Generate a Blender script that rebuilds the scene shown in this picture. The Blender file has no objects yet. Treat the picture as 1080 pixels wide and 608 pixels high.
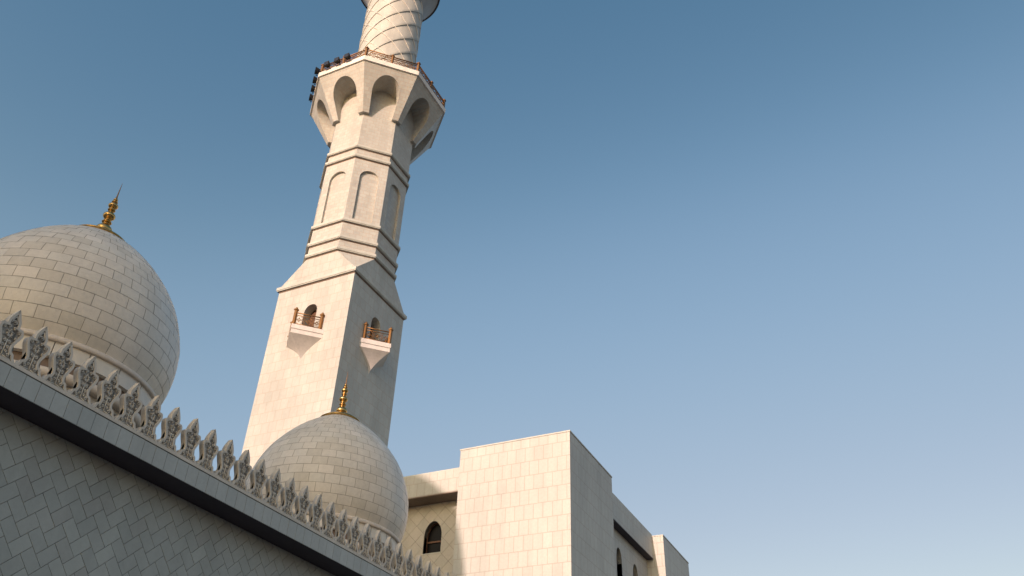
import bpy, bmesh, math, random
from mathutils import Vector, Matrix
random.seed(7)
S = bpy.context.scene
C = S.collection
EYE = 1.6                                   # all heights below are measured from eye level
PI = math.pi

# ------------------------------------------------------------------ materials
def new_mat(name):
    m = bpy.data.materials.new(name); m.use_nodes = True
    nt = m.node_tree; nt.nodes.clear()
    o = nt.nodes.new('ShaderNodeOutputMaterial'); b = nt.nodes.new('ShaderNodeBsdfPrincipled')
    nt.links.new(b.outputs[0], o.inputs[0])
    return m, nt, b

def N(nt, t, **kw):
    n = nt.nodes.new(t)
    for k, v in kw.items(): setattr(n, k, v)
    return n

def mixc(nt, fac, a, b, mode='MIX'):
    n = N(nt, 'ShaderNodeMix', data_type='RGBA', blend_type=mode)
    for sock, v in ((n.inputs[0], fac), (n.inputs[6], a), (n.inputs[7], b)):
        if hasattr(v, 'links'): nt.links.new(v, sock)
        elif isinstance(v, (int, float)): sock.default_value = v
        else: sock.default_value = (*v, 1)
    return n.outputs[2]

def mrange(nt, val, a, b, c, d):
    n = N(nt, 'ShaderNodeMapRange'); nt.links.new(val, n.inputs[0])
    for i, v in enumerate((a, b, c, d)): n.inputs[i+1].default_value = v
    return n.outputs[0]

def weather(nt, col, amount=0.10, seed=0.0):
    """large soft staining, vertical rain streaks and fine grain"""
    tc = N(nt, 'ShaderNodeTexCoord')
    mp = N(nt, 'ShaderNodeMapping'); nt.links.new(tc.outputs['Object'], mp.inputs[0])
    mp.inputs['Location'].default_value = (seed, seed*1.7, 0)
    n1 = N(nt, 'ShaderNodeTexNoise'); n1.inputs['Scale'].default_value = 0.35; n1.inputs['Detail'].default_value = 5
    nt.links.new(mp.outputs[0], n1.inputs['Vector'])
    mp2 = N(nt, 'ShaderNodeMapping'); mp2.inputs['Scale'].default_value = (1.3, 1.3, 0.12)
    nt.links.new(tc.outputs['Object'], mp2.inputs[0])
    n2 = N(nt, 'ShaderNodeTexNoise'); n2.inputs['Scale'].default_value = 1.0; n2.inputs['Detail'].default_value = 6
    nt.links.new(mp2.outputs[0], n2.inputs['Vector'])
    n3 = N(nt, 'ShaderNodeTexNoise'); n3.inputs['Scale'].default_value = 6; n3.inputs['Detail'].default_value = 8
    nt.links.new(tc.outputs['Object'], n3.inputs['Vector'])
    n4 = N(nt, 'ShaderNodeTexNoise'); n4.inputs['Scale'].default_value = 1.7; n4.inputs['Detail'].default_value = 9; n4.inputs['Distortion'].default_value = 2.2
    nt.links.new(tc.outputs['Object'], n4.inputs['Vector'])
    vein = mrange(nt, n4.outputs[0], 0.485, 0.515, 0, 1)
    pk = N(nt, 'ShaderNodeMath', operation='PINGPONG'); nt.links.new(vein, pk.inputs[0]); pk.inputs[1].default_value = 0.5
    f4 = mrange(nt, pk.outputs[0], 0, 0.5, 1.0, 1-amount*0.9)
    f1 = mrange(nt, n1.outputs[0], 0.3, 0.7, 1-amount, 1+amount*0.5)
    f2 = mrange(nt, n2.outputs[0], 0.35, 0.7, 1+amount*0.4, 1-amount)
    f3 = mrange(nt, n3.outputs[0], 0.3, 0.7, 1-amount*0.5, 1+amount*0.5)
    for f in (f1, f2, f3, f4):
        cb = N(nt, 'ShaderNodeCombineColor')
        for i in range(3): nt.links.new(f, cb.inputs[i])
        col = mixc(nt, 1.0, col, cb.outputs[0], 'MULTIPLY')
    return col, n3.outputs[0]

def bump(nt, b, h, strength=0.3, dist=0.02):
    bp = N(nt, 'ShaderNodeBump'); bp.inputs['Strength'].default_value = strength; bp.inputs['Distance'].default_value = dist
    nt.links.new(h, bp.inputs['Height']); nt.links.new(bp.outputs[0], b.inputs['Normal'])

def plain_stone(name, col, rough=0.55, amount=0.10):
    m, nt, b = new_mat(name)
    c, h = weather(nt, col, amount); nt.links.new(c, b.inputs['Base Color'])
    b.inputs['Roughness'].default_value = rough
    bump(nt, b, h, 0.25, 0.02)
    return m

def course_stone(name, c1, c2, cm, w, h, mortar=0.018, rough=0.5, amount=0.08, rot=0.0):
    """cut stone panels; UVs are metres on each face"""
    m, nt, b = new_mat(name)
    uv = N(nt, 'ShaderNodeUVMap'); mp = N(nt, 'ShaderNodeMapping'); nt.links.new(uv.outputs[0], mp.inputs[0])
    mp.inputs['Rotation'].default_value = (0, 0, rot)
    def brick(bias):
        br = N(nt, 'ShaderNodeTexBrick'); nt.links.new(mp.outputs[0], br.inputs['Vector'])
        br.inputs['Scale'].default_value = 1; br.inputs['Brick Width'].default_value = w; br.inputs['Row Height'].default_value = h
        br.inputs['Mortar Size'].default_value = mortar; br.inputs['Mortar Smooth'].default_value = 0.2; br.inputs['Bias'].default_value = bias
        br.inputs['Color1'].default_value = (*c1, 1); br.inputs['Color2'].default_value = (*c2, 1); br.inputs['Mortar'].default_value = (*cm, 1)
        return br
    br = brick(0.0)
    c, hh = weather(nt, br.outputs['Color'], amount); nt.links.new(c, b.inputs['Base Color'])
    b.inputs['Roughness'].default_value = rough
    inv = mrange(nt, br.outputs['Fac'], 0, 1, 1, 0)
    bump(nt, b, inv, 0.5, 0.015)
    return m

def tile_stone(name, cols, rough=0.5, amount=0.08, spec=0.5):
    """every loose tile of the mesh gets its own tone"""
    m, nt, b = new_mat(name)
    g = N(nt, 'ShaderNodeNewGeometry'); r = N(nt, 'ShaderNodeValToRGB')
    nt.links.new(g.outputs['Random Per Island'], r.inputs[0])
    r.color_ramp.interpolation = 'LINEAR'
    els = r.color_ramp.elements
    while len(els) < len(cols): els.new(0.5)
    for i, c in enumerate(cols): els[i].position = i/(len(cols)-1); els[i].color = (*c, 1)
    c, h = weather(nt, r.outputs[0], amount); nt.links.new(c, b.inputs['Base Color'])
    b.inputs['Roughness'].default_value = rough; b.inputs['Specular IOR Level'].default_value = spec
    bump(nt, b, h, 0.2, 0.02)
    return m

def metal(name, col, rough, metallic=1.0, amount=0.15, spec=0.5):
    m, nt, b = new_mat(name); b.inputs['Specular IOR Level'].default_value = spec
    c, h = weather(nt, col, amount); nt.links.new(c, b.inputs['Base Color'])
    b.inputs['Roughness'].default_value = rough; b.inputs['Metallic'].default_value = metallic
    bump(nt, b, h, 0.15, 0.01)
    return m

STONE = (0.66, 0.58, 0.485)
M = {}
M['tower']   = course_stone('tower_stone', (0.50,0.505,0.462), (0.455,0.455,0.415), (0.45,0.385,0.32), 0.78, 1.0, 0.024)
M['shaft']   = course_stone('shaft_stone', (0.50,0.505,0.462), (0.435,0.43,0.395), (0.47,0.39,0.32), 0.62, 0.42, 0.022)
M['trim']    = plain_stone('trim_stone', (0.51,0.515,0.468))
M['twist']   = plain_stone('twisted_shaft_stone', (0.50,0.495,0.45), amount=0.12)
M['gate']    = course_stone('gate_stone', (0.50,0.505,0.462), (0.475,0.475,0.435), (0.42,0.385,0.34), 0.70, 1.05, 0.028)
M['rim']     = plain_stone('white_rim_stone', (0.74,0.71,0.66))
M['slab']    = plain_stone('balcony_stone', (0.66,0.62,0.58))
M['dome']    = tile_stone('dome_tile', [(0.67,0.62,0.53),(0.73,0.675,0.585),(0.76,0.705,0.62),(0.72,0.68,0.60),(0.80,0.74,0.65)], 0.42)
M['joint']   = plain_stone('dark_joint', (0.33,0.285,0.235), 0.8)
M['domering']= plain_stone('dome_ring_stone', (0.72,0.63,0.53))
M['drum']    = course_stone('drum_stone', (0.52,0.47,0.40), (0.47,0.43,0.37), (0.2,0.17,0.14), 0.9, 0.8, 0.025)
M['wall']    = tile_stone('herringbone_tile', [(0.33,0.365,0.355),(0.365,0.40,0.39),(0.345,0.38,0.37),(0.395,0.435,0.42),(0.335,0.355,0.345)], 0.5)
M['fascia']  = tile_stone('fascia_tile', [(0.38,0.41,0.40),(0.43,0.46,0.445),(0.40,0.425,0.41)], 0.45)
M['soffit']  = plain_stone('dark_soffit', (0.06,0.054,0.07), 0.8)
M['band']    = plain_stone('soffit_and_painted_shade_stone', (0.22,0.165,0.13), 0.8)
M['merlon']  = plain_stone('carved_stone', (0.62,0.575,0.50), 0.6)
M['relief']  = plain_stone('relief_stone', (0.64,0.595,0.515), 0.6)
M['hole']    = plain_stone('relief_hollow', (0.10,0.065,0.045), 0.9)
M['diamond'] = tile_stone('diagonal_tile', [(0.43,0.42,0.38),(0.49,0.465,0.42),(0.46,0.445,0.40)], 0.5)
M['cutjoint']= plain_stone('wall_joint', (0.24,0.21,0.185), 0.8)
M['dark']    = plain_stone('dark_interior', (0.02,0.018,0.018), 0.4)
M['frame']   = metal('window_frame_bronze', (0.13,0.065,0.04), 0.5, 0.4)
M['glass']   = metal('dark_glass', (0.006,0.006,0.008), 0.35, 0.0, spec=0.12)
M['bronze_dark'] = metal('weathered_bronze', (0.24,0.125,0.05), 0.5, 0.6)
M['shadestrip'] = plain_stone('painted_shade_strip', (0.17,0.115,0.085), 0.8)  # dark brown painted in for the shadow line below each ring
M['gallery_shade'] = plain_stone('gallery_painted_shade', (0.30,0.29,0.28))  # darker stone tone, shade beneath the upper gallery put into the colour
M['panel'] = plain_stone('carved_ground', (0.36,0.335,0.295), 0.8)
M['gold']    = metal('gilded_metal', (0.56,0.37,0.14), 0.27)
M['bronze']  = metal('bronze_railing', (0.29,0.15,0.055), 0.42, 0.65)
M['black']   = metal('black_lamp_housing', (0.008,0.007,0.007), 0.6, 0.2)
M['lens']    = metal('lamp_glass', (0.03,0.03,0.035), 0.15, 0.0)
M['ground']  = course_stone('marble_paving', (0.06,0.062,0.065), (0.055,0.056,0.06), (0.04,0.04,0.04), 1.2, 1.2, 0.02)

# ------------------------------------------------------------------ mesh builder
class MB:
    def __init__(s): s.v = []; s.f = []; s.sm = []; s.nrm = {}
    def face(s, pts, smooth=False):
        i = len(s.v); s.v += [tuple(p) for p in pts]; s.f.append(tuple(range(i, i+len(pts)))); s.sm.append(smooth)
    def grid(s, rows, closed=False, smooth=True):
        i = len(s.v); n = len(rows[0])
        for r in rows: s.v += [tuple(p) for p in r]
        for a in range(len(rows)-1):
            for b in range(n if closed else n-1):
                c = (b+1) % n
                s.f.append((i+a*n+b, i+a*n+c, i+(a+1)*n+c, i+(a+1)*n+b)); s.sm.append(smooth)
        return i
    def box(s, a, b):
        x0,y0,z0 = a; x1,y1,z1 = b
        i = len(s.v); s.v += [(x,y,z) for z in (z0,z1) for y in (y0,y1) for x in (x0,x1)]
        for f in ((0,2,3,1),(4,5,7,6),(0,1,5,4),(2,6,7,3),(0,4,6,2),(1,3,7,5)): s.f.append(tuple(i+k for k in f)); s.sm.append(False)
    def prism(s, pts, o, u, v, n, d0, d1):
        """outline pts (a,b) -> o + a*u + b*v, extruded from d0 to d1 along n"""
        o, u, v, n = map(Vector, (o, u, v, n)); i = len(s.v); k = len(pts)
        for d in (d0, d1):
            for a, b in pts: s.v.append(tuple(o + u*a + v*b + n*d))
        s.f.append(tuple(range(i, i+k))[::-1]); s.f.append(tuple(range(i+k, i+2*k))); s.sm += [False, False]
        for j in range(k):
            q = (j+1) % k; s.f.append((i+j, i+q, i+k+q, i+k+j)); s.sm.append(False)
    def hull(s, loops):
        """closed loops of equal length, stacked and capped"""
        i = len(s.v); k = len(loops[0])
        for L in loops: s.v += [tuple(p) for p in L]
        s.f.append(tuple(range(i, i+k))[::-1]); s.sm.append(False)
        t = i+(len(loops)-1)*k; s.f.append(tuple(range(t, t+k))); s.sm.append(False)
        for a in range(len(loops)-1):
            for j in range(k):
                q = (j+1) % k; s.f.append((i+a*k+j, i+a*k+q, i+(a+1)*k+q, i+(a+1)*k+j)); s.sm.append(False)
    def lathe(s, prof, c, n=48, smooth=True):
        """prof: (z, r)"""
        rows = [[(c[0]+r*math.cos(2*PI*k/n), c[1]+r*math.sin(2*PI*k/n), z) for k in range(n)] for z, r in prof]
        s.grid(rows, True, smooth)
    def tube(s, path, r, n=6, smooth=True):
        path = [Vector(p) for p in path]; rows = []
        for k, p in enumerate(path):
            t = (path[min(k+1, len(path)-1)] - path[max(k-1, 0)]).normalized()
            a = t.orthogonal() if abs(t.z) > 0.95 else t.cross(Vector((0,0,1)))
            a.normalize(); b = t.cross(a)
            rr = r[k] if isinstance(r, (list, tuple)) else r
            rows.append([p + (a*math.cos(2*PI*j/n) + b*math.sin(2*PI*j/n))*rr for j in range(n)])
        i = s.grid(rows, True, smooth)
        s.f.append(tuple(i+j for j in range(n))[::-1]); s.sm.append(False)
        e = i+(len(rows)-1)*n; s.f.append(tuple(e+j for j in range(n))); s.sm.append(False)
    def raw(s, name, parent=None, recalc=True):
        off = Vector((0,0,EYE)) - (parent_world(parent) if parent else Vector((0,0,0)))
        me = bpy.data.meshes.new(name)
        me.from_pydata([tuple(Vector(p)+off) for p in s.v], [], s.f)
        me.polygons.foreach_set('use_smooth', s.sm)
        if recalc:
            bm = bmesh.new(); bm.from_mesh(me); bmesh.ops.recalc_face_normals(bm, faces=bm.faces); bm.to_mesh(me); bm.free()
        return me
    def build(s, name, mat, parent=None, recalc=True):
        me = s.raw(name, parent, recalc); me.materials.append(M[mat])
        o = bpy.data.objects.new(name, me); C.objects.link(o)
        if parent: o.parent = parent
        auto_uv(me)
        return o

WORLD = {}
def parent_world(p):
    v = Vector((0,0,0))
    while p: v += p.location; p = p.parent
    return v

def auto_uv(me):
    if not me.uv_layers: me.uv_layers.new(name='UVMap')
    uv = me.uv_layers[0].data
    for p in me.polygons:
        n = p.normal
        if abs(n.z) > 0.9: t = Vector((1,0,0)); b = Vector((0,1,0))
        else:
            t = Vector((-n.y, n.x, 0)).normalized(); b = n.cross(t)
            if b.z < 0: b = -b
            b = Vector((0,0,1)) if abs(n.z) < 0.3 else b
        for li in p.loop_indices:
            co = me.vertices[me.loops[li].vertex_index].co
            uv[li].uv = (co.dot(t), co.dot(b))

def cut(o, cutter):
    """subtract the builder 'cutter' (same coordinates) from object o"""
    me = cutter.raw('cutter', o.parent)
    c = bpy.data.objects.new('cutter', me); C.objects.link(c); c.parent = o.parent
    md = o.modifiers.new('b', 'BOOLEAN'); md.operation = 'DIFFERENCE'; md.object = c; md.solver = 'EXACT'
    bpy.context.view_layer.update()
    dg = bpy.context.evaluated_depsgraph_get()
    new = bpy.data.meshes.new_from_object(o.evaluated_get(dg))
    o.modifiers.clear(); o.data = new
    if not new.materials: new.materials.append(M['trim'])
    bpy.data.objects.remove(c); auto_uv(new)
    for p in new.polygons: p.use_smooth = False

def thing(name, label, cat, loc, group=None):
    o = bpy.data.objects.new(name, None); C.objects.link(o)
    o.location = (loc[0], loc[1], loc[2]+EYE); o['label'] = label; o['category'] = cat
    o.empty_display_size = 0.5
    if group: o['group'] = group
    return o

def arch_pts(hw, z0, z1, rise, n=10, k=1.0):
    """upright arch outline: half width, foot, crown, rise of the head (k<1 more pointed)"""
    zs = z1-rise; pts = [(-hw, z0), (hw, z0)]
    for i in range(n+1):
        a = (PI/2)*i/n; pts.append((hw*math.cos(a)**k, zs+rise*math.sin(a)))
    for i in range(n-1, -1, -1):
        a = (PI/2)*i/n; pts.append((-hw*math.cos(a)**k, zs+rise*math.sin(a)))
    return pts

def ngon(c, a, z, n=8):
    """regular octagon, apothem a, faces on the axes"""
    R = a/math.cos(PI/n)
    return [(c[0]+R*math.cos(PI/n+2*PI*k/n - PI/2), c[1]+R*math.sin(PI/n+2*PI*k/n - PI/2), z) for k in range(n)]

# ------------------------------------------------------------------ ground
g = MB(); g.face([(-1500,-1500,-EYE),(1500,-1500,-EYE),(1500,1500,-EYE),(-1500,1500,-EYE)])
o = g.build('ground', 'ground'); o['kind'] = 'structure'

# ------------------------------------------------------------------ arcade hall with the crested parapet
XF = -20.0; XW = -21.08; Y0, Y1 = -3.0, 44.0
Z_SOF, Z_TOP = 10.08, 10.70
hall = thing('arcade_wall', 'shaded herringbone tiled wall topped by a row of carved leaf shaped battlements', 'wall', (-27, 20, -EYE))
b = MB(); b.box((-33.0, Y0, -EYE), (XW-0.03, Y1, Z_SOF+0.02)); b.build('wall_core', 'joint', hall)

def herringbone():
    W, L, gp = 0.391, 0.619, 0.0075
    m = MB(); r2 = math.sqrt(.5)
    def clip(poly, f):
        out = []
        for i in range(len(poly)):
            a, c = poly[i], poly[(i+1) % len(poly)]; fa, fc = f(a), f(c)
            if fa >= 0: out.append(a)
            if (fa >= 0) != (fc >= 0):
                t = fa/(fa-fc); out.append((a[0]+(c[0]-a[0])*t, a[1]+(c[1]-a[1])*t))
        return out
    yo, zo = 13.27, 9.22
    for i in range(-20, 37):
        for j in range(-21, 6):
            for kind in (0, 1):
                if kind == 0: u0,u1,v0,v1 = 0, L, 0, W
                else: u0,u1,v0,v1 = 0, W, W, W+L
                cy, cz = yo + i*L*math.sqrt(2), zo + j*W*math.sqrt(2)
                P = []
                for u, v in ((u0+gp,v0+gp),(u1-gp,v0+gp),(u1-gp,v1-gp),(u0+gp,v1-gp)):
                    u -= L/2; v -= W/2
                    P.append((cy+(u-v)*r2, cz+(u+v)*r2))
                zlim = Z_SOF-0.005
                P = clip(P, lambda p: zlim-p[1]); 
                if len(P) < 3: continue
                P = clip(P, lambda p: p[0]-Y0)
                if len(P) < 3: continue
                P = clip(P, lambda p: Y1-p[0])
                if len(P) < 3: continue
                P = clip(P, lambda p: p[1]+EYE-0.02)
                if len(P) < 3: continue
                dx = random.uniform(-0.0025, 0.0025); ty = random.uniform(-.004,.004); tz = random.uniform(-.004,.004)
                mc = (sum(p[0] for p in P)/len(P), sum(p[1] for p in P)/len(P))
                front = [(XW+dx+(p[0]-mc[0])*ty+(p[1]-mc[1])*tz, p[0], p[1]) for p in P]
                back = [(XW-0.028, p[0], p[1]) for p in P]
                n = len(P); k = len(m.v); m.v += front+back
                m.f.append(tuple(range(k, k+n))); m.sm.append(False)
                for q in range(n):
                    w = (q+1) % n; m.f.append((k+q, k+n+q, k+n+w, k+w)); m.sm.append(False)
    return m
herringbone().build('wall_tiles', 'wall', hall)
# soffit, fascia tiles, roof slab, lip
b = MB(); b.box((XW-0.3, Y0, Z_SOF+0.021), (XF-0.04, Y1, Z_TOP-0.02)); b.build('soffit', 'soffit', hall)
m = MB(); y = Y0; random.seed(3)
while y < Y1-0.1:
    w = 0.465; dx = random.uniform(-.002,.002)
    m.box((XF-0.038, y+0.007, Z_SOF), (XF+dx, min(y+w, Y1)-0.007, Z_TOP-0.045)); y += w
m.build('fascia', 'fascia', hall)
m = MB(); m.box((XF-0.5, Y0, Z_TOP-0.015), (XF+0.012, Y1, Z_TOP+0.075)); m.build('ledge', 'merlon', hall)
m = MB(); m.box((-33.2, Y0, Z_SOF+0.024), (XW-0.32, Y1, Z_SOF+0.35)); m.build('roof', 'drum', hall)

# merlon: one leaf, copied along the ledge
half = [(0.42,0.03),(0.412,0.09),(0.385,0.135),(0.345,0.175),(0.325,0.225),(0.315,0.275),(0.275,0.305),(0.225,0.325),(0.203,0.38),(0.205,0.46),(0.238,0.56),(0.285,0.66),
        (0.325,0.76),(0.347,0.84),(0.347,0.91),(0.325,0.975),(0.28,1.015),(0.225,1.01),(0.182,1.02),(0.184,1.09),(0.170,1.165),(0.137,1.25),(0.096,1.335),(0.052,1.415),(0.022,1.465),(0.0,1.51)]
outline = half + [(-a, c) for a, c in half[-2::-1]]            # counter-clockwise from the right foot
def inset(pts, d):
    out = []; n = len(pts)
    for i in range(n):
        p0, p, p1 = Vector(pts[i-1]), Vector(pts[i]), Vector(pts[(i+1) % n])
        a = (p-p0).normalized(); c = (p1-p).normalized()
        na, nc = Vector((-a.y, a.x)), Vector((-c.y, c.x)); nn = (na+nc)
        if nn.length < 1e-4: nn = na
        nn.normalize(); k = d/max(0.55, nn.dot(na)); q = p+nn*k; out.append((q.x, q.y))
    return out
TH = 0.19
def merlon_mesh(y):
    m = MB(); o = Vector((XF-0.02, y, Z_TOP)); U = Vector((0,1,0)); V = Vector((0,0,1)); Nn = Vector((1,0,0))
    P = lambda a, c, d: tuple(o + U*a + V*c + Nn*d)
    ins = inset(outline, 0.072); n = len(outline); dep = 0.048
    F = lambda L, d: [P(a, c, d) for a, c in L]
    i = len(m.v); m.v += F(outline, 0) + F(ins, 0) + F(ins, -dep) + F(outline, -TH)
    for j in range(n):
        q = (j+1) % n
        m.f.append((i+j, i+q, i+n+q, i+n+j)); m.f.append((i+n+j, i+n+q, i+2*n+q, i+2*n+j)); m.f.append((i+q, i+j, i+3*n+j, i+3*n+q)); m.sm += [False]*3
    m.f.append(tuple(i+2*n+j for j in range(n))); m.f.append(tuple(i+3*n+j for j in range(n))[::-1]); m.sm += [False]*2
    return m
def relief_mesh(y):
    m = MB(); o = Vector((XF-0.02, y, Z_TOP)); d = -0.022
    P = lambda a, c, e=0: (o.x+d+e, o.y+a, o.z+c)
    def spiral(a, c, r0, turns, start, sgn, w):
        pts = []; K = 14
        for k in range(K+1):
            t = k/K; ang = start + sgn*turns*2*PI*t; r = r0*(1-0.78*t)
            pts.append(P(a+r*math.cos(ang), c+r*math.sin(ang)))
        m.tube(pts, w, 5)
    def ring(a, c, r, w, n=10):
        m.tube([P(a+r*math.cos(2*PI*k/n), c+r*math.sin(2*PI*k/n)) for k in range(n+1)], w, 5)
    # rosette, four pairs of scrolls, leaf tip
    for k in range(6):
        an = PI/2+k*PI/3; m.tube([P(0.03*math.cos(an), 0.76+0.03*math.sin(an)), P(0.085*math.cos(an-.36), 0.76+0.085*math.sin(an-.36)), P(0.14*math.cos(an), 0.76+0.14*math.sin(an)), P(0.085*math.cos(an+.36), 0.76+0.085*math.sin(an+.36)), P(0.03*math.cos(an), 0.76+0.03*math.sin(an))], 0.015, 5)
    for s in (-1, 1):
        ring(s*0.215, 0.90, 0.034, 0.017, 8)
        ring(s*0.19, 0.70, 0.028, 0.015, 7)
        spiral(s*0.075, 0.545, 0.05, 1.2, PI*0.3 if s > 0 else PI*0.7, s, 0.017)
        spiral(s*0.07, 0.41, 0.045, 1.1, -PI/2, s, 0.016)
        spiral(s*0.155, 0.215, 0.055, 1.2, PI/2, -s, 0.018)
        spiral(s*0.065, 0.285, 0.04, 1.1, -PI/2, s, 0.016)
        spiral(s*0.065, 0.965, 0.045, 1.1, -PI/2, s, 0.017)
        m.tube([P(s*0.025, 1.05), P(s*0.07, 1.10), P(s*0.06, 1.20), P(0, 1.30)], 0.017, 5)
        m.tube([P(s*0.03, 0.14), P(s*0.16, 0.125), P(s*0.28, 0.12)], 0.017, 5)
    ring(0, 1.14, 0.03, 0.016, 8)
    m.tube([P(0,0.12), P(0,0.60)], 0.017, 5)
    return m
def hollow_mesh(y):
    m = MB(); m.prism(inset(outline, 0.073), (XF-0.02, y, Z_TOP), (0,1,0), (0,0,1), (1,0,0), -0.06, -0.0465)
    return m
ym = 12.73
mer = merlon_mesh(ym).build('merlon', 'merlon', hall)
rel = relief_mesh(ym).build('relief', 'relief', mer, recalc=True)
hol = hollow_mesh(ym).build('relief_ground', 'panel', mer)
for k in range(-16, 37):
    if k == 0: continue
    dy = k*0.8447
    a = mer.copy(); C.objects.link(a); a.parent = hall; a.location = (0, dy, 0)
    for ch in (rel, hol):
        c = ch.copy(); C.objects.link(c); c.parent = a

# ------------------------------------------------------------------ domes
DP = [(13.60,3.73),(13.9,3.87),(14.3,3.985),(14.8,4.055),(15.3,4.06),(15.9,4.0),(16.5,3.83),(17.1,3.60),(17.7,3.26),(18.3,2.80),(18.8,2.33),(19.2,1.88),(19.55,1.42),(19.82,1.0),(20.02,0.66),(20.16,0.38),(20.26,0.15)]
def prof_r(z, P):
    for (z0, r0), (z1, r1) in zip(P, P[1:]):
        if z <= z1: break
    return r0+(r1-r0)*(z-z0)/(z1-z0)
def smooth_profile(P, n=160):
    # Catmull-Rom resample by arc length
    pts = [Vector(p) for p in P]; pts = [pts[0]*2-pts[1]] + pts + [pts[-1]*2-pts[-2]]; out = []
    for i in range(1, len(pts)-2):
        p0,p1,p2,p3 = pts[i-1:i+3]
        for k in range(12):
            t = k/12; out.append(0.5*((2*p1)+(p2-p0)*t+(2*p0-5*p1+4*p2-p3)*t*t+(3*p1-p0-3*p2+p3)*t*t*t))
    out.append(pts[-2]); L = [0]
    for a, c in zip(out, out[1:]): L.append(L[-1]+(c-a).length)
    return out, L
def at_len(out, L, s):
    import bisect
    s = max(0, min(s, L[-1]-1e-6)); i = max(1, bisect.bisect_right(L, s)); t = (s-L[i-1])/(L[i]-L[i-1])
    p = out[i-1].lerp(out[i], t); d = (out[i]-out[i-1]).normalized(); return p, d     # (z, r), direction

def dome_tiles(name, c, P, count, row, gap, mat, parent, zoff=0.0):
    out, L = smooth_profile(P); rows = int(L[-1]/row); rh = L[-1]/rows
    verts, faces, norms = [], [], []
    sub, vs = 3, 2
    for r in range(rows):
        s0, s1 = r*rh+gap/2, (r+1)*rh-gap/2
        rad = at_len(out, L, (s0+s1)/2)[0].y
        if rad < 0.85: break
        ga = gap/rad/2; st = 2*PI/count
        for k in range(count):
            a0 = (k+(0.5 if r % 2 else 0))*st+ga; a1 = a0+st-2*ga; base = len(verts)
            lift = random.uniform(-.004, .004)
            for q in range(vs+1):
                p, d = at_len(out, L, s0+(s1-s0)*q/vs)
                for j in range(sub+1):
                    a = a0+(a1-a0)*j/sub; nr = Vector((d.x*math.cos(a), d.x*math.sin(a), -d.y))
                    verts.append(Vector((c[0]+p.y*math.cos(a), c[1]+p.y*math.sin(a), p.x+zoff)) + nr*lift); norms.append(nr.normalized())
            for q in range(vs):
                for j in range(sub):
                    i = base+q*(sub+1)+j; faces.append((i, i+1, i+sub+2, i+sub+1))
    off = Vector((0,0,EYE)) - parent_world(parent)
    me = bpy.data.meshes.new(name); me.from_pydata([tuple(v+off) for v in verts], [], faces)
    me.polygons.foreach_set('use_smooth', [True]*len(faces)); me.update()
    me.normals_split_custom_set_from_vertices([tuple(n) for n in norms])
    me.materials.append(M[mat]); o = bpy.data.objects.new(name, me); C.objects.link(o); o.parent = parent; auto_uv(me)
    return o

def finial(c, z, parent, s=1.0):
    """gilded stack of balls; z is where it meets the cap"""
    fl = MB(); fl.lathe([(z-0.40*s,0.95*s),(z-0.36*s,1.08*s),(z-0.31*s,1.07*s),(z-0.12*s,0.80*s),(z+0.0*s,0.46*s),(z+0.06*s,0.22*s),(z+0.14*s,0.16*s)], c, 40)
    cap = fl.build('finial_cap', 'gold', parent, recalc=False)
    st = MB(); st.lathe([(z+0.0,0.12*s),(z+1.7*s,0.06*s)], c, 12)
    stem = st.build('finial', 'gold', parent, recalc=False)
    for zc, r, h in ((0.30,0.31,0.23),(0.58,0.15,0.045),(0.68,0.19,0.055),(0.79,0.14,0.04),(1.00,0.235,0.165),(1.22,0.11,0.03),(1.31,0.15,0.055),(1.53,0.19,0.13),(1.73,0.12,0.045),(1.85,0.09,0.06)):
        mb = MB(); n = 10
        mb.lathe([(z+zc*s+h*s*math.sin(-PI/2+PI*k/n), max(0.004, r*s*math.cos(-PI/2+PI*k/n))) for k in range(n+1)], c, 20)
        mb.build('finial_ball' if h > .1 else 'finial_ring', 'gold', stem, recalc=False)
    sp = MB(); sp.lathe([(z+1.86*s,0.06*s),(z+2.02*s,0.028*s),(z+2.75*s,0.006*s)], c, 8); sp.build('finial_spike', 'bronze', stem, recalc=False)

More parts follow.
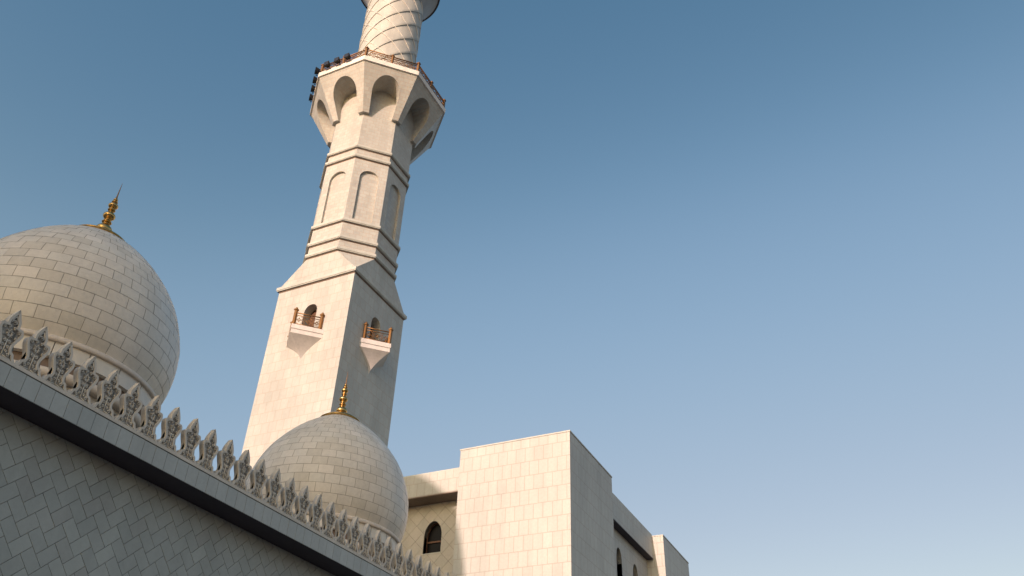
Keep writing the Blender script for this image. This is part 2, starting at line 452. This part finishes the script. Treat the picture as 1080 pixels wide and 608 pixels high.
def dome(name, label, c):
    root = thing(name, label, 'dome', (c[0], c[1], Z_SOF+0.35), group='tiled domes along the arcade roof')
    core = MB(); core.lathe([(z, max(r-0.022, 0.02)) for z, r in DP], c, 96); core.build('dome_shell', 'joint', root, recalc=False)
    random.seed(int(c[1])); dome_tiles('dome_tiles', c, DP, 36, 0.425, 0.015, 'dome', root)
    rg = MB(); pr = [(13.42,3.6),(13.42,3.87),(13.45,3.90),(13.52,3.905),(13.58,3.88),(13.63,3.82),(13.66,3.74),(13.67,3.68)]
    rg.lathe(pr, c, 96); rg.build('dome_ring', 'domering', root, recalc=False)
    # tile band below the ring, gap painted dark as shade, moulding, drum with arched openings
    bd = MB(); n = 22
    for k in range(n):
        a0, a1 = 2*PI*k/n+0.004, 2*PI*(k+1)/n-0.004; seg = 4
        ang = [a0+(a1-a0)*j/seg for j in range(seg+1)]
        rows = [[(c[0]+r*math.cos(a), c[1]+r*math.sin(a), z) for a in ang] for z, r in ((12.93,3.45),(12.93,3.80),(13.42,3.80))]
        bd.grid(rows, False, False)
    bd.build('drum_band', 'dome', root)
    bk = MB(); bk.lathe([(12.96,3.4),(12.96,3.775),(13.43,3.775)], c, 96); bk.build('band_backing', 'joint', root, recalc=False)
    md = MB(); md.lathe([(12.28,3.50),(12.28,3.74),(12.40,3.80),(12.54,3.80),(12.60,3.62),(12.62,3.40)], c, 96); md.build('drum_moulding', 'domering', root, recalc=False)
    rc_ = MB(); rc_.lathe([(12.61,3.60),(12.94,3.60)], c, 96); rc_.build('painted_shade_gap', 'band', root, recalc=False)  # brown ring, the recess shade painted into its colour
    dr = MB(); R = 3.52
    rows = [[(c[0]+R*math.cos(2*PI*k/96), c[1]+R*math.sin(2*PI*k/96), z) for k in range(96)] for z in (Z_SOF+0.36, 12.90)]
    dr.hull([r for r in rows]); d = dr.build('drum', 'drum', root)
    ct = MB()
    for k in range(16):
        a = 2*PI*(k+.5)/16; nn = (math.cos(a), math.sin(a), 0)
        ct.prism(arch_pts(0.36, 10.75, 12.15, 0.4, 6), (c[0], c[1], 0), (-nn[1], nn[0], 0), (0,0,1), nn, 3.0, 3.9)
    cut(d, ct)
    ins = MB(); ins.lathe([(10.5,2.98),(12.6,2.98)], c, 48); ins.build('drum_interior', 'dark', root, recalc=False)
    finial(c, 20.22, root)
    return root
dome('large_dome', 'large dome at the left edge whose dull gold finial stands against the sky', (-25.73, 15.87))
dome('large_dome', 'tiled dome in front of the minaret foot with a bright gold cap and finial', (-25.8, 32.17))

# ------------------------------------------------------------------ minaret
AX = (-44.32, 52.85); HA = 4.2525
min_ = thing('minaret', 'tall pale stone minaret, square then octagonal, with a railed gallery and spiral round shaft', 'minaret', (AX[0], AX[1], -EYE))
sides = [(0,-1),(1,0),(0,1),(-1,0)]
def frame4(n): return (AX[0], AX[1], 0), (-n[1], n[0], 0), (0,0,1), (n[0], n[1], 0)
b = MB(); b.hull([[(AX[0]+sx*HA, AX[1]+sy*HA, z) for sx, sy in ((-1,-1),(1,-1),(1,1),(-1,1))] for z in (-EYE, 45.35)])
base = b.build('square_base', 'tower', min_)
ct = MB()
for n in ((0,-1),(1,0)):
    o_, u_, v_, n_ = frame4(n); ct.prism(arch_pts(0.72, 39.64, 42.85, 0.85, 8, 0.9), o_, u_, v_, n_, HA-0.9, HA+1)
cut(base, ct)
for n in ((0,-1),(1,0)):
    o_, u_, v_, n_ = frame4(n); m = MB(); m.prism(arch_pts(0.715, 39.645, 42.84, 0.85, 8, 0.9), o_, u_, v_, n_, HA-0.899, HA-0.84); m.build('balcony_door', 'frame', min_)
b = MB()
b.hull([[(AX[0]+sx*a, AX[1]+sy*a, z) for sx, sy in ((-1,-1),(1,-1),(1,1),(-1,1))] for z, a in ((45.35,HA+.005),(45.353,HA+.17),(45.45,HA+.17),(45.453,HA+.22),(45.75,HA+.22),(45.80,HA+.0))])
b.build('base_cornice', 'trim', min_)
b = MB(); b.hull([[(AX[0]+sx*(HA+.02), AX[1]+sy*(HA+.02), z) for sx, sy in ((-1,-1),(1,-1),(1,1),(-1,1))] for z in (45.20, 45.352)]); b.build('painted_shadow_line', 'shadestrip', min_)  # strip paints the cornice's shadow line
# square to octagon
OC = HA
sq = {(-1,-1):0,(1,-1):0,(1,1):0,(-1,1):0}
oct_top = ngon(AX, OC, 48.50); t8 = HA*math.tan(PI/8)
b = MB()
corn = [(AX[0]+sx*(HA+.02), AX[1]+sy*(HA+.02), 45.79) for sx, sy in ((-1,-1),(1,-1),(1,1),(-1,1))]
T = lambda x, y: (AX[0]+x, AX[1]+y, 48.5)
tops = [T(-t8,-HA),T(t8,-HA),T(HA,-t8),T(HA,t8),T(t8,HA),T(-t8,HA),T(-HA,t8),T(-HA,-t8)]
sm = 0.0
b.face([corn[0],corn[1],tops[1],tops[0]]); b.face([corn[1],tops[2],tops[1]]); b.face([corn[1],corn[2],tops[3],tops[2]])
b.face([corn[2],tops[4],tops[3]]); b.face([corn[2],corn[3],tops[5],tops[4]]); b.face([corn[3],tops[6],tops[5]])
b.face([corn[3],corn[0],tops[7],tops[6]]); b.face([corn[0],tops[0],tops[7]]); b.face(tops); b.face(corn[::-1])
b.build('chamfered_shoulder', 'tower', min_)
# octagonal shaft with arched panels
b = MB(); b.hull([ngon(AX, OC, z) for z in (48.45, 72.3)]); shaft = b.build('octagonal_shaft', 'shaft', min_)
ct = MB()
for k in range(8):
    a = -PI/2+k*PI/4; n = (math.cos(a), math.sin(a), 0)
    ct.prism(arch_pts(0.98, 52.75, 59.3, 0.98, 8, 0.95), (AX[0],AX[1],0), (-n[1], n[0], 0), (0,0,1), n, OC-0.26, OC+1)
cut(shaft, ct)
def band(z0, z1, out, name='string_course'):
    q = MB(); q.hull([ngon(AX, a, z) for z, a in ((z0,OC+.003),(z0+.003,OC+out*.8),(z0+.09,OC+out*.8),(z0+.093,OC+out),(z1-.06,OC+out),(z1,OC+.003))]); q.build(name, 'trim', min_)
    q = MB(); q.hull([ngon(AX, OC+.02, z) for z in (z0-.13, z0+.002)]); q.build('painted_shadow_line', 'shadestrip', min_)  # dark strip added as the painted shadow under the course
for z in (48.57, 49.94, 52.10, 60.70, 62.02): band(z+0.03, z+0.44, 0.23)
# flared capital with arched niches
ZB, ZR = 67.1, 72.05
b = MB(); b.hull([ngon(AX, a, z) for z, a in ((ZB, OC+.36),(ZR, 7.07))]); fl = b.build('gallery_corbel', 'shaft', min_)
ct = MB()
for k in range(8):
    a = -PI/2+k*PI/4; n = (math.cos(a), math.sin(a), 0)
    hd = arch_pts(1.48, 69.5, 71.3, 1.8, 12, 0.95); hd[0] = (-1.12, 65.5); hd[1] = (1.12, 65.5)
    ct.prism(hd, (AX[0],AX[1],0), (-n[1], n[0], 0), (0,0,1), n, OC+0.012, 9)
cut(fl, ct)
b = MB(); b.hull([ngon(AX, a, z) for z, a in ((72.05,7.08),(72.09,7.24),(72.68,7.28),(72.72,7.20))]); b.build('gallery_rim', 'rim', min_)

def scroll_panel(m, p0, p1, z0, z1, r=0.035):
    """open scroll work between two points"""
    p0, p1 = Vector(p0), Vector(p1); d = p1-p0; L = d.length; d.normalize(); h = z1-z0; zc = (z0+z1)/2
    n = max(1, round(L/(h*0.95)))
    for i in range(n):
        cx = L*(i+.5)/n; w = L/n
        for s in (-1, 1):
            for t in (-1, 1):
                pts = []
                for k in range(9):
                    a = k/8*1.6*PI; rr = h*0.24*(1-0.5*k/8)
                    pts.append(p0 + d*(cx+s*(w*0.24 - rr*math.cos(a)*0.9)) + Vector((0,0,zc-p0.z + t*(h*0.24 - rr*math.sin(a)))))
                m.tube(pts, r, 4)
        m.tube([p0+d*(L*i/n)+Vector((0,0,z0-p0.z)), p0+d*(L*i/n)+Vector((0,0,z1-p0.z))], r*0.8, 4)
        K = 8; m.tube([p0+d*(cx+h*.11*math.cos(2*PI*k/K))+Vector((0,0,zc-p0.z+h*.11*math.sin(2*PI*k/K))) for k in range(K+1)], r*.8, 4)
def rail_run(p0, p1, z, h, parent, name='railing', r=0.045, mat='bronze'):
    m = MB(); a = Vector((p0[0],p0[1],0)); c = Vector((p1[0],p1[1],0))
    for zz, rr in ((z+0.14, r), (z+h*0.80, r), (z+h, r*1.5)):
        m.tube([a+Vector((0,0,zz)), c+Vector((0,0,zz))], rr, 6)
    scroll_panel(m, a+Vector((0,0,z)), c+Vector((0,0,z)), z+0.16, z+h*0.79, r*0.75)
    return m.build(name, mat, parent)
def post(p, z, h, parent, w=0.12, mat='bronze'):
    m = MB(); x, y = p
    pr = [(z, w),(z+.12, w),(z+.13, w*.75),(z+h-.16, w*.75),(z+h-.15, w*1.1),(z+h-.02, w*1.1),(z+h, w*.6),(z+h+.12, w*.5),(z+h+.22, w*.1)]
    m.hull([[(x+sx*a, y+sy*a, zz) for sx, sy in ((-1,-1),(1,-1),(1,1),(-1,1))] for zz, a in pr])
    return m.build('post', mat, parent)
rc = [Vector(p) for p in ngon(AX, 7.0, 72.72)]
first = None
for k in range(8):
    a, c = rc[k], rc[(k+1) % 8]; r_ = rail_run(a, c, 72.72, 1.3, min_, r=0.05, mat='bronze_dark')
    post((a.x, a.y), 72.72, 1.55, r_, 0.16, 'bronze_dark'); mid = (a+c)/2; post((mid.x, mid.y), 72.72, 1.55, r_, 0.14, 'bronze_dark')

# twisted round shaft: eight helical courses, each lower lip standing proud
RS, PIT, NH = 3.42, 2.65, 8
TURN = PIT*NH
def twist():
    m = MB(); nth = 144; zmin, zmax = 72.5, 96.2
    prof = [(0.0, 0.095), (0.06, 0.11), (0.5, 0.08), (1.3, 0.04), (2.0, 0.02), (PIT-0.02, 0.0)]
    rows = []
    j0 = int(-(TURN+4)/PIT)-1
    zoff = 82.39 + 0.0
    for j in range(j0-1, int(26/PIT)+2):
        for dz, dr in prof:
            row = []
            for k in range(nth+1):
                th = 2*PI*k/nth                      # seam at the far side
                ang = PI/2+0.35+th
                # helix passes angle -22.2 deg at zoff
                rel = math.degrees(ang) - (360-22.2)
                z = zoff + j*PIT + dz + rel/360*TURN
                z = max(zmin, min(zmax, z))
                row.append((AX[0]+(RS+dr)*math.cos(ang), AX[1]+(RS+dr)*math.sin(ang), z))
            rows.append(row)
    m.grid(rows, False, True)
    # drop collapsed faces
    keep = [(f, s_) for f, s_ in zip(m.f, m.sm) if not all(abs(m.v[i][2]-m.v[f[0]][2]) < 1e-6 for i in f)]
    m.f = [k[0] for k in keep]; m.sm = [False]*len(keep)
    return m
tw = twist().build('twisted_shaft', 'twist', min_, recalc=False)
bm = bmesh.new(); bm.from_mesh(tw.data); bmesh.ops.remove_doubles(bm, verts=bm.verts, dist=0.0005)
bmesh.ops.recalc_face_normals(bm, faces=bm.faces)
for e in bm.edges:
    if len(e.link_faces) == 2 and e.calc_face_angle(0) > 0.5: e.smooth = False
for f in bm.faces: f.smooth = True
bm.to_mesh(tw.data); bm.free()
m = MB()
for j in range(NH):                                  # fine counter-running joints
    pts = []
    for k in range(0, 120):
        ang = math.radians(-19 + j*45 + k*3); z = 82.4+2.65*0 - (k*3)*0.0640
        z += 14
        if 72.8 < z < 95.9: pts.append((AX[0]+(RS+0.075)*math.cos(ang), AX[1]+(RS+0.075)*math.sin(ang), z))
    if len(pts) > 2: m.tube(pts, 0.045, 4)
m.build('counter_rib', 'rim', min_)
# upper round gallery and what stands above it
m = MB(); m.lathe([(91.6,RS+.05),(92.4,3.75),(93.6,4.2),(94.6,4.75),(95.3,5.2),(95.5,5.3),(95.55,5.38),(96.1,5.38),(96.1,0.1)], AX, 64); m.build('upper_gallery', 'gallery_shade', min_)
m = MB(); m.lathe([(95.30,5.2),(95.35,5.44),(95.75,5.46),(95.75,5.385)], AX, 64); m.build('gallery_lip', 'soffit', min_)
m = MB(); m.lathe([(96.0,2.5),(106,2.4),(106.3,3.2),(107.0,3.2),(107,2.3),(108,2.6),(109.5,2.5),(111,1.6),(112.5,.5),(113.5,.1)], AX, 48); m.build('lantern', 'rim', min_)

# triangular balconies on the lit and the shaded side
def balcony(n):
    o_, u, v, nn = frame4(n); o_, u, nn = Vector(o_), Vector(u), Vector(nn)
    hw, pj = 1.95, 1.95
    P = lambda a, d, z: tuple(o_ + u*a + nn*(HA+d) + Vector((0,0,z)))
    def tri(s, z, extra=0.0): return [P(-(hw*s+extra), 0.002, z), P(hw*s+extra, 0.002, z), P(0, pj*s+extra, z)]
    m = MB(); m.hull([tri(.985, 38.73), tri(.985, 39.12)]); m.hull([tri(1.02, 39.16), tri(1.02, 39.60)]); m.hull([tri(.97, 39.10), tri(.97, 39.18)])
    sl = m.build('balcony', 'slab', min_)
    m = MB(); K = 8; L = []
    for k in range(K+1):
        t = k/K; s = 0.97*((1-t)**1.7)+0.004; L.append(tri(s, 38.725-(38.725-36.9)*t))
    m.hull(L[::-1]); m.build('corbel', 'slab', sl)
    for s in (-1, 1):
        a, c = P(s*1.62, 0.14, 0), P(0, 1.76, 0)
        rail_run(a, c, 39.60, 1.25, sl, 'balcony_railing', 0.034)
    for q in ((1.62, .16), (-1.62, .16), (0, 1.76)):
        pp = P(q[0], q[1], 0); post((pp[0], pp[1]), 39.60, 1.62, sl, 0.15)
balcony((0,-1)); balcony((1,0))

# floodlights clamped to the gallery rail
rim = [Vector(p) for p in ngon(AX, 7.28, 73.0)]
cDA = Vector((AX[0]-7.28*math.tan(PI/8), AX[1]-7.28, 73.05)); cAB = Vector((AX[0]+7.28*math.tan(PI/8), AX[1]-7.28, 73.05)); cED = Vector((AX[0]-7.28, AX[1]-7.28*math.tan(PI/8), 73.05))
lamp_labels = ['black floodlight on the gallery rail nearest the front corner of the minaret gallery', 'black floodlight on the front gallery rail between two other floodlights',
  'black floodlight at the left end of the front gallery rail', 'floodlight just round the left corner of the gallery, topmost of the four there',
  'second floodlight down the left edge of the minaret gallery', 'third floodlight down the left edge of the minaret gallery', 'lowest floodlight down the left edge of the minaret gallery']
def floodlight(p, nrm, label, off=0.35):
    nrm = Vector(nrm).normalized(); u = Vector((-nrm.y, nrm.x, 0))
    r = thing('floodlight', label, 'floodlight', (p.x, p.y, p.z), group='floodlights along the minaret gallery')
    q = p + nrm*off
    m = MB()
    def obx(m, c, a, d, h, taper=1.0):
        m.hull([[tuple(c+u*(sx*a*k)+nrm*e+Vector((0,0,sz*h*k))) for sx, sz in ((-1,-1),(1,-1),(1,1),(-1,1))] for e, k in ((-d, taper),(d, 1.0))])
    obx(m, q, .30, .21, .30, 0.7); 
    for k in range(4): obx(m, q+nrm*(-.26)+u*(-.18+.12*k), .015, .06, .2)
    m.build('housing', 'black', r)
    m = MB(); obx(m, q+nrm*0.225,   .26, .004, .26); m.build('lens', 'lens', r)
    m = MB()
    for s in (-1, 1): m.tube([q+u*(s*.335)+Vector((0,0,-.0)), q+u*(s*.335)+Vector((0,0,-.42)), p+u*(s*.1)+Vector((0,0,-.42))], .035, 5)
    m.tube([p+Vector((0,0,-.42))+u*-.12, p+Vector((0,0,-.42))+u*.12], .04, 5); m.build('bracket', 'black', r)
for i, f in enumerate((.66, .44, .22)): floodlight(cDA.lerp(cAB, f), (0,-1,0), lamp_labels[i])
for i, f in enumerate((.02, .25, .47, .70)): floodlight(cDA.lerp(cED, f), (-1,-1,0), lamp_labels[3+i], 0.22)

# ------------------------------------------------------------------ gate building at right
gate = thing('gatehouse', 'flat roofed pale stone building with one sunlit face and small arched windows', 'building', (-24, 54, -EYE))
ZT = 26.5
def wallbox(name, a, b_, mat='gate'):
    m = MB(); m.box(a, b_); return m.build(name, mat, gate)
wallbox('corner_block', (-28.55, 50.0, -EYE), (-19.9, 58.65, ZT-0.10))
def coping(x0, y0, x1, y1, z):
    m = MB(); m.box((x0-.04, y0-.04, z-.098), (x1+.04, y1+.04, z)); m.build('coping', 'trim', gate)
coping(-28.55, 50.0, -19.9, 58.65, ZT)
# recessed wall facing the sun: overhanging parapet, soffit, diagonal tiles, window
XL = -40.06
wallbox('parapet', (XL, 52.8, 24.62), (-28.552, 55.8, ZT-.10)); coping(XL, 52.84, -28.60, 55.7, ZT)
m = MB(); m.box((XL, 52.82, 24.55), (-28.554, 54.30, 24.618)); m.build('soffit', 'band', gate)
YW = 54.30
m = MB(); m.box((XL, YW+.04, -EYE), (-28.556, 58.0, 24.60)); core = m.build('recessed_wall', 'cutjoint', gate)
WX, WZ0, WZ1, WHW = -32.92, 20.66, 23.12, 0.755
ct = MB(); ct.prism(arch_pts(WHW, WZ0, WZ1, 1.15, 10, 1.12), (WX, 0, 0), (1,0,0), (0,0,1), (0,1,0), YW-1, YW+0.75); cut(core, ct)
def diamond_tiles(size=0.86, gp=0.011):
    m = MB(); h = size/math.sqrt(2)
    ox = WX
    out = arch_pts(WHW, WZ0, WZ1, 1.15, 10, 1.12)
    def inside(x, z):
        x -= WX
        if z < WZ0 or z > WZ1: return False
        zs = WZ1-1.15
        if z < zs: return abs(x) < WHW
        return abs(x) < WHW*max(0, math.cos(math.asin(min(1, (z-zs)/1.15))))**.85
    for i in range(-26, 26):
        for j in range(0, 56):
            cx = ox + i*h + 0.3; cz = -EYE + j*h + 0.2
            if (i+j) % 2: continue
            P = [(cx, cz-h+gp*1.4), (cx+h-gp*1.4, cz), (cx, cz+h-gp*1.4), (cx-h+gp*1.4, cz)]
            def clip(poly, f):
                o2 = []
                for a in range(len(poly)):
                    p, q = poly[a], poly[(a+1) % len(poly)]; fp, fq = f(p), f(q)
                    if fp >= 0: o2.append(p)
                    if (fp >= 0) != (fq >= 0):
                        t = fp/(fp-fq); o2.append((p[0]+(q[0]-p[0])*t, p[1]+(q[1]-p[1])*t))
                return o2
            for f in (lambda p: p[0]-XL, lambda p: -28.57-p[0]-0.0, lambda p: 24.54-p[1], lambda p: p[1]+EYE):
                if len(P) >= 3: P = clip(P, f)
            if len(P) < 3: continue
            m.prism([(p[0], p[1]) for p in P], (0,0,0), (1,0,0), (0,0,1), (0,1,0), YW, YW+.038)
    return m
dt = diamond_tiles().build('diagonal_tiles', 'diamond', gate)
ct = MB(); ct.prism(arch_pts(WHW+.02, WZ0-.02, WZ1+.02, 1.15, 10, 1.12), (WX, 0, 0), (1,0,0), (0,0,1), (0,1,0), YW-1, YW+0.5); cut(dt, ct)
for md_ in [dt]: pass

def window(o_, u, n, hw, z0, z1, rise, k, depth, bar=True):
    """n points out of the wall; frame set back by depth"""
    o_, u, n = Vector(o_), Vector(u), Vector(n)
    out = arch_pts(hw, z0, z1, rise, 10, k); inn = arch_pts(hw-.07, z0+.07, z1-.07, rise-.04, 10, k)
    m = MB(); i = 0; K = len(out); V = Vector((0,0,1))
    P = lambda p, d: tuple(o_+u*p[0]+V*p[1]+n*d)
    m.v = [P(p, -depth) for p in out]+[P(p, -depth) for p in inn]+[P(p, -depth-.12) for p in inn]
    for j in range(K):
        q = (j+1) % K; m.f.append((j, q, K+q, K+j)); m.f.append((K+j, K+q, 2*K+q, 2*K+j)); m.sm += [False, False]
    zb = z0+(z1-z0)*0.40
    if bar: m.prism([(-hw+.06, zb-.06), (hw-.06, zb-.06), (hw-.06, zb+.06), (-hw+.06, zb+.06)], o_, u, V, n, -depth-.1, -depth-.01)
    f = m.build('window', 'frame', gate)
    m = MB(); m.v = [P(p, -depth-.115) for p in inn]; m.f = [tuple(range(K))]; m.sm = [False]; m.build('pane', 'glass', f)
    # stone reveal
    m = MB(); m.v = [P(p, -.005) for p in out]+[P(p, -depth-.02) for p in out]
    for j in range(K):
        q = (j+1) % K; m.f.append((j, q, K+q, K+j)); m.sm.append(False)
    m.build('reveal', 'trim', f)
    m = MB(); m.prism([(-hw-.05, z0-.09), (hw+.05, z0-.09), (hw+.05, z0-.004), (-hw-.05, z0-.004)], o_, u, V, n, -.02, .035); m.build('sill', 'trim', f)
window((WX, YW, 0), (1,0,0), (0,-1,0), WHW, WZ0, WZ1, 1.15, 1.12, 0.42)
# side facing right: recess between two blocks
z1c = 24.33
wallbox('parapet', (-27.0, 58.652, z1c), (-20.9, 72.10, ZT-.12)); coping(-26.9, 58.70, -20.94, 72.05, ZT-.02)
m = MB(); m.box((-21.75, 58.654, z1c-.07), (-20.92, 72.098, z1c-.002)); m.build('soffit', 'soffit', gate)
m = MB(); m.box((-27.0, 58.656, -EYE), (-21.52, 72.096, z1c-.08)); side = m.build('recessed_wall', 'gate', gate)
ct = MB(); ws = ((64.45, 0.66, 22.95), (68.58, 0.66, 22.85))
for yc, hw, zt in ws: ct.prism(arch_pts(hw, 20.35, zt, 1.1, 10, .85), (0, yc, 0), (0,1,0), (0,0,1), (1,0,0), -23.2, -20)
cut(side, ct)
for yc, hw, zt in ws: window((-21.52, yc, 0), (0,1,0), (1,0,0), hw, 20.35, zt, 1.1, .85, 0.5, False)
wallbox('corner_block', (-30.0, 72.102, -EYE), (-19.9, 80.4, ZT-.22)); coping(-30, 72.102, -19.9, 80.4, ZT-.12)

# ------------------------------------------------------------------ prayer hall behind the viewer: it casts the shade over arcade and domes
ph = thing('prayer_hall', 'great domed prayer hall behind the viewpoint whose shade covers the arcade', 'building', (-40, -76, -EYE))
HT = 50.3
b = MB(); b.box((-60, -92, -EYE), (-19, -60, HT-.8)); hw_ = b.build('hall_wall', 'gate', ph)
ct = MB()
for i in range(6): ct.prism(arch_pts(2.6, 3, 26, 3.5, 8, .85), (-56+i*6.7, 0, 0), (1,0,0), (0,0,1), (0,1,0), -61.2, -58)
cut(hw_, ct)
b = MB(); b.box((-60.3, -92.3, HT-.798), (-18.7, -59.7, HT)); b.build('cornice', 'trim', ph)
DC, DR, DZ = (-43.9, -76.0), 12.0, 56.9
b = MB(); b.lathe([(HT,DR*.95),(DZ-3,DR*.95),(DZ-3,DR),(DZ-2.4,DR),(DZ-2.3,DR*.97),(DZ-1,DR*.995),(DZ,DR)] + [(DZ+DR*1.03*math.sin(a*PI/36), DR*math.cos(a*PI/36)**0.97) for a in range(1, 18)] + [(DZ+DR*1.05, 0.1)], DC, 72); b.build('dome', 'domering', ph)

# ------------------------------------------------------------------ light, sky, camera
EL, AZ = math.radians(18), math.radians(2)
to_sun = Vector((-math.sin(AZ)*math.cos(EL), -math.cos(AZ)*math.cos(EL), math.sin(EL)))
sd = bpy.data.lights.new('sun', 'SUN'); sd.energy = 4.1; sd.angle = math.radians(0.3); sd.color = (1.0, 0.725, 0.625)
so = bpy.data.objects.new('sun', sd); C.objects.link(so); so.rotation_euler = to_sun.to_track_quat('Z', 'Y').to_euler(); so.location = (0,0,80)
w = bpy.data.worlds.new('World'); S.world = w; w.use_nodes = True; nt = w.node_tree; nt.nodes.clear()
out = nt.nodes.new('ShaderNodeOutputWorld'); bg = nt.nodes.new('ShaderNodeBackground'); sky = nt.nodes.new('ShaderNodeTexSky')
sky.sky_type = 'NISHITA'; sky.sun_disc = False; sky.sun_elevation = EL
sky.sun_rotation = math.atan2(to_sun.x, to_sun.y)
sky.air_density = 1.5; sky.dust_density = 2.0; sky.ozone_density = 2.0; sky.altitude = 0
bg.inputs[1].default_value = 0.15
# clear upper sky, paler hazy lower sky: a little more contrast per channel than the clear-air model gives
sp = nt.nodes.new('ShaderNodeSeparateColor'); cb = nt.nodes.new('ShaderNodeCombineColor'); nt.links.new(sky.outputs[0], sp.inputs[0])
def mth(op, a, v):
    n = nt.nodes.new('ShaderNodeMath'); n.operation = op; nt.links.new(a, n.inputs[0])
    if hasattr(v, 'links'): nt.links.new(v, n.inputs[1])
    else: n.inputs[1].default_value = v
    return n.outputs[0]
for i, pts in enumerate((((0,0),(.055,.03),(.083,.062),(.128,.150),(.24,.28),(.5,.58),(1,1.2)), ((0,0),(.08,.07),(.136,.13),(.207,.235),(.375,.355),(.6,.61),(1,1.12)), ((0,0),(.12,.12),(.215,.215),(.305,.335),(.475,.43),(.7,.66),(1,1.0)))):
    lo = mth('MULTIPLY', mth('MINIMUM', sp.outputs[i], 10.0), 0.1)
    fc = nt.nodes.new('ShaderNodeFloatCurve'); cm = fc.mapping; cv = cm.curves[0]
    cv.points[0].location = pts[0]; cv.points[1].location = pts[-1]
    for p in pts[1:-1]: cv.points.new(*p)
    cm.use_clip = False; cm.update(); nt.links.new(lo, fc.inputs['Value'])
    hi = mth('MAXIMUM', mth('MULTIPLY', mth('SUBTRACT', sp.outputs[i], 10.0), 1.5), 0.0)
    nt.links.new(mth('ADD', mth('MULTIPLY', fc.outputs[0], 10.0), hi), cb.inputs[i])
nt.links.new(cb.outputs[0], bg.inputs[0]); nt.links.new(bg.outputs[0], out.inputs[0])

R = [[0.90462604, 0.42516311, 0.02980023], [-0.2266027, 0.5390074, -0.81124734], [-0.36097498, 0.72712266, 0.58394324]]
cd = bpy.data.cameras.new('camera'); co = bpy.data.objects.new('camera', cd); C.objects.link(co)
cx, cy, cz = Vector(R[0]), -Vector(R[1]), -Vector(R[2])
mw = Matrix((( cx.x, cy.x, cz.x, 0), (cx.y, cy.y, cz.y, 0), (cx.z, cy.z, cz.z, EYE), (0,0,0,1)))
co.matrix_world = mw
cd.sensor_width = 36; cd.lens = 887.8/1080*36; cd.clip_start = 0.1; cd.clip_end = 5000
S.camera = co
S.view_settings.view_transform = 'Standard'; S.view_settings.look = 'None'; S.view_settings.gamma = 1
S.view_settings.exposure = 0.12
S.render.engine = 'CYCLES'
S.cycles.max_bounces = 6
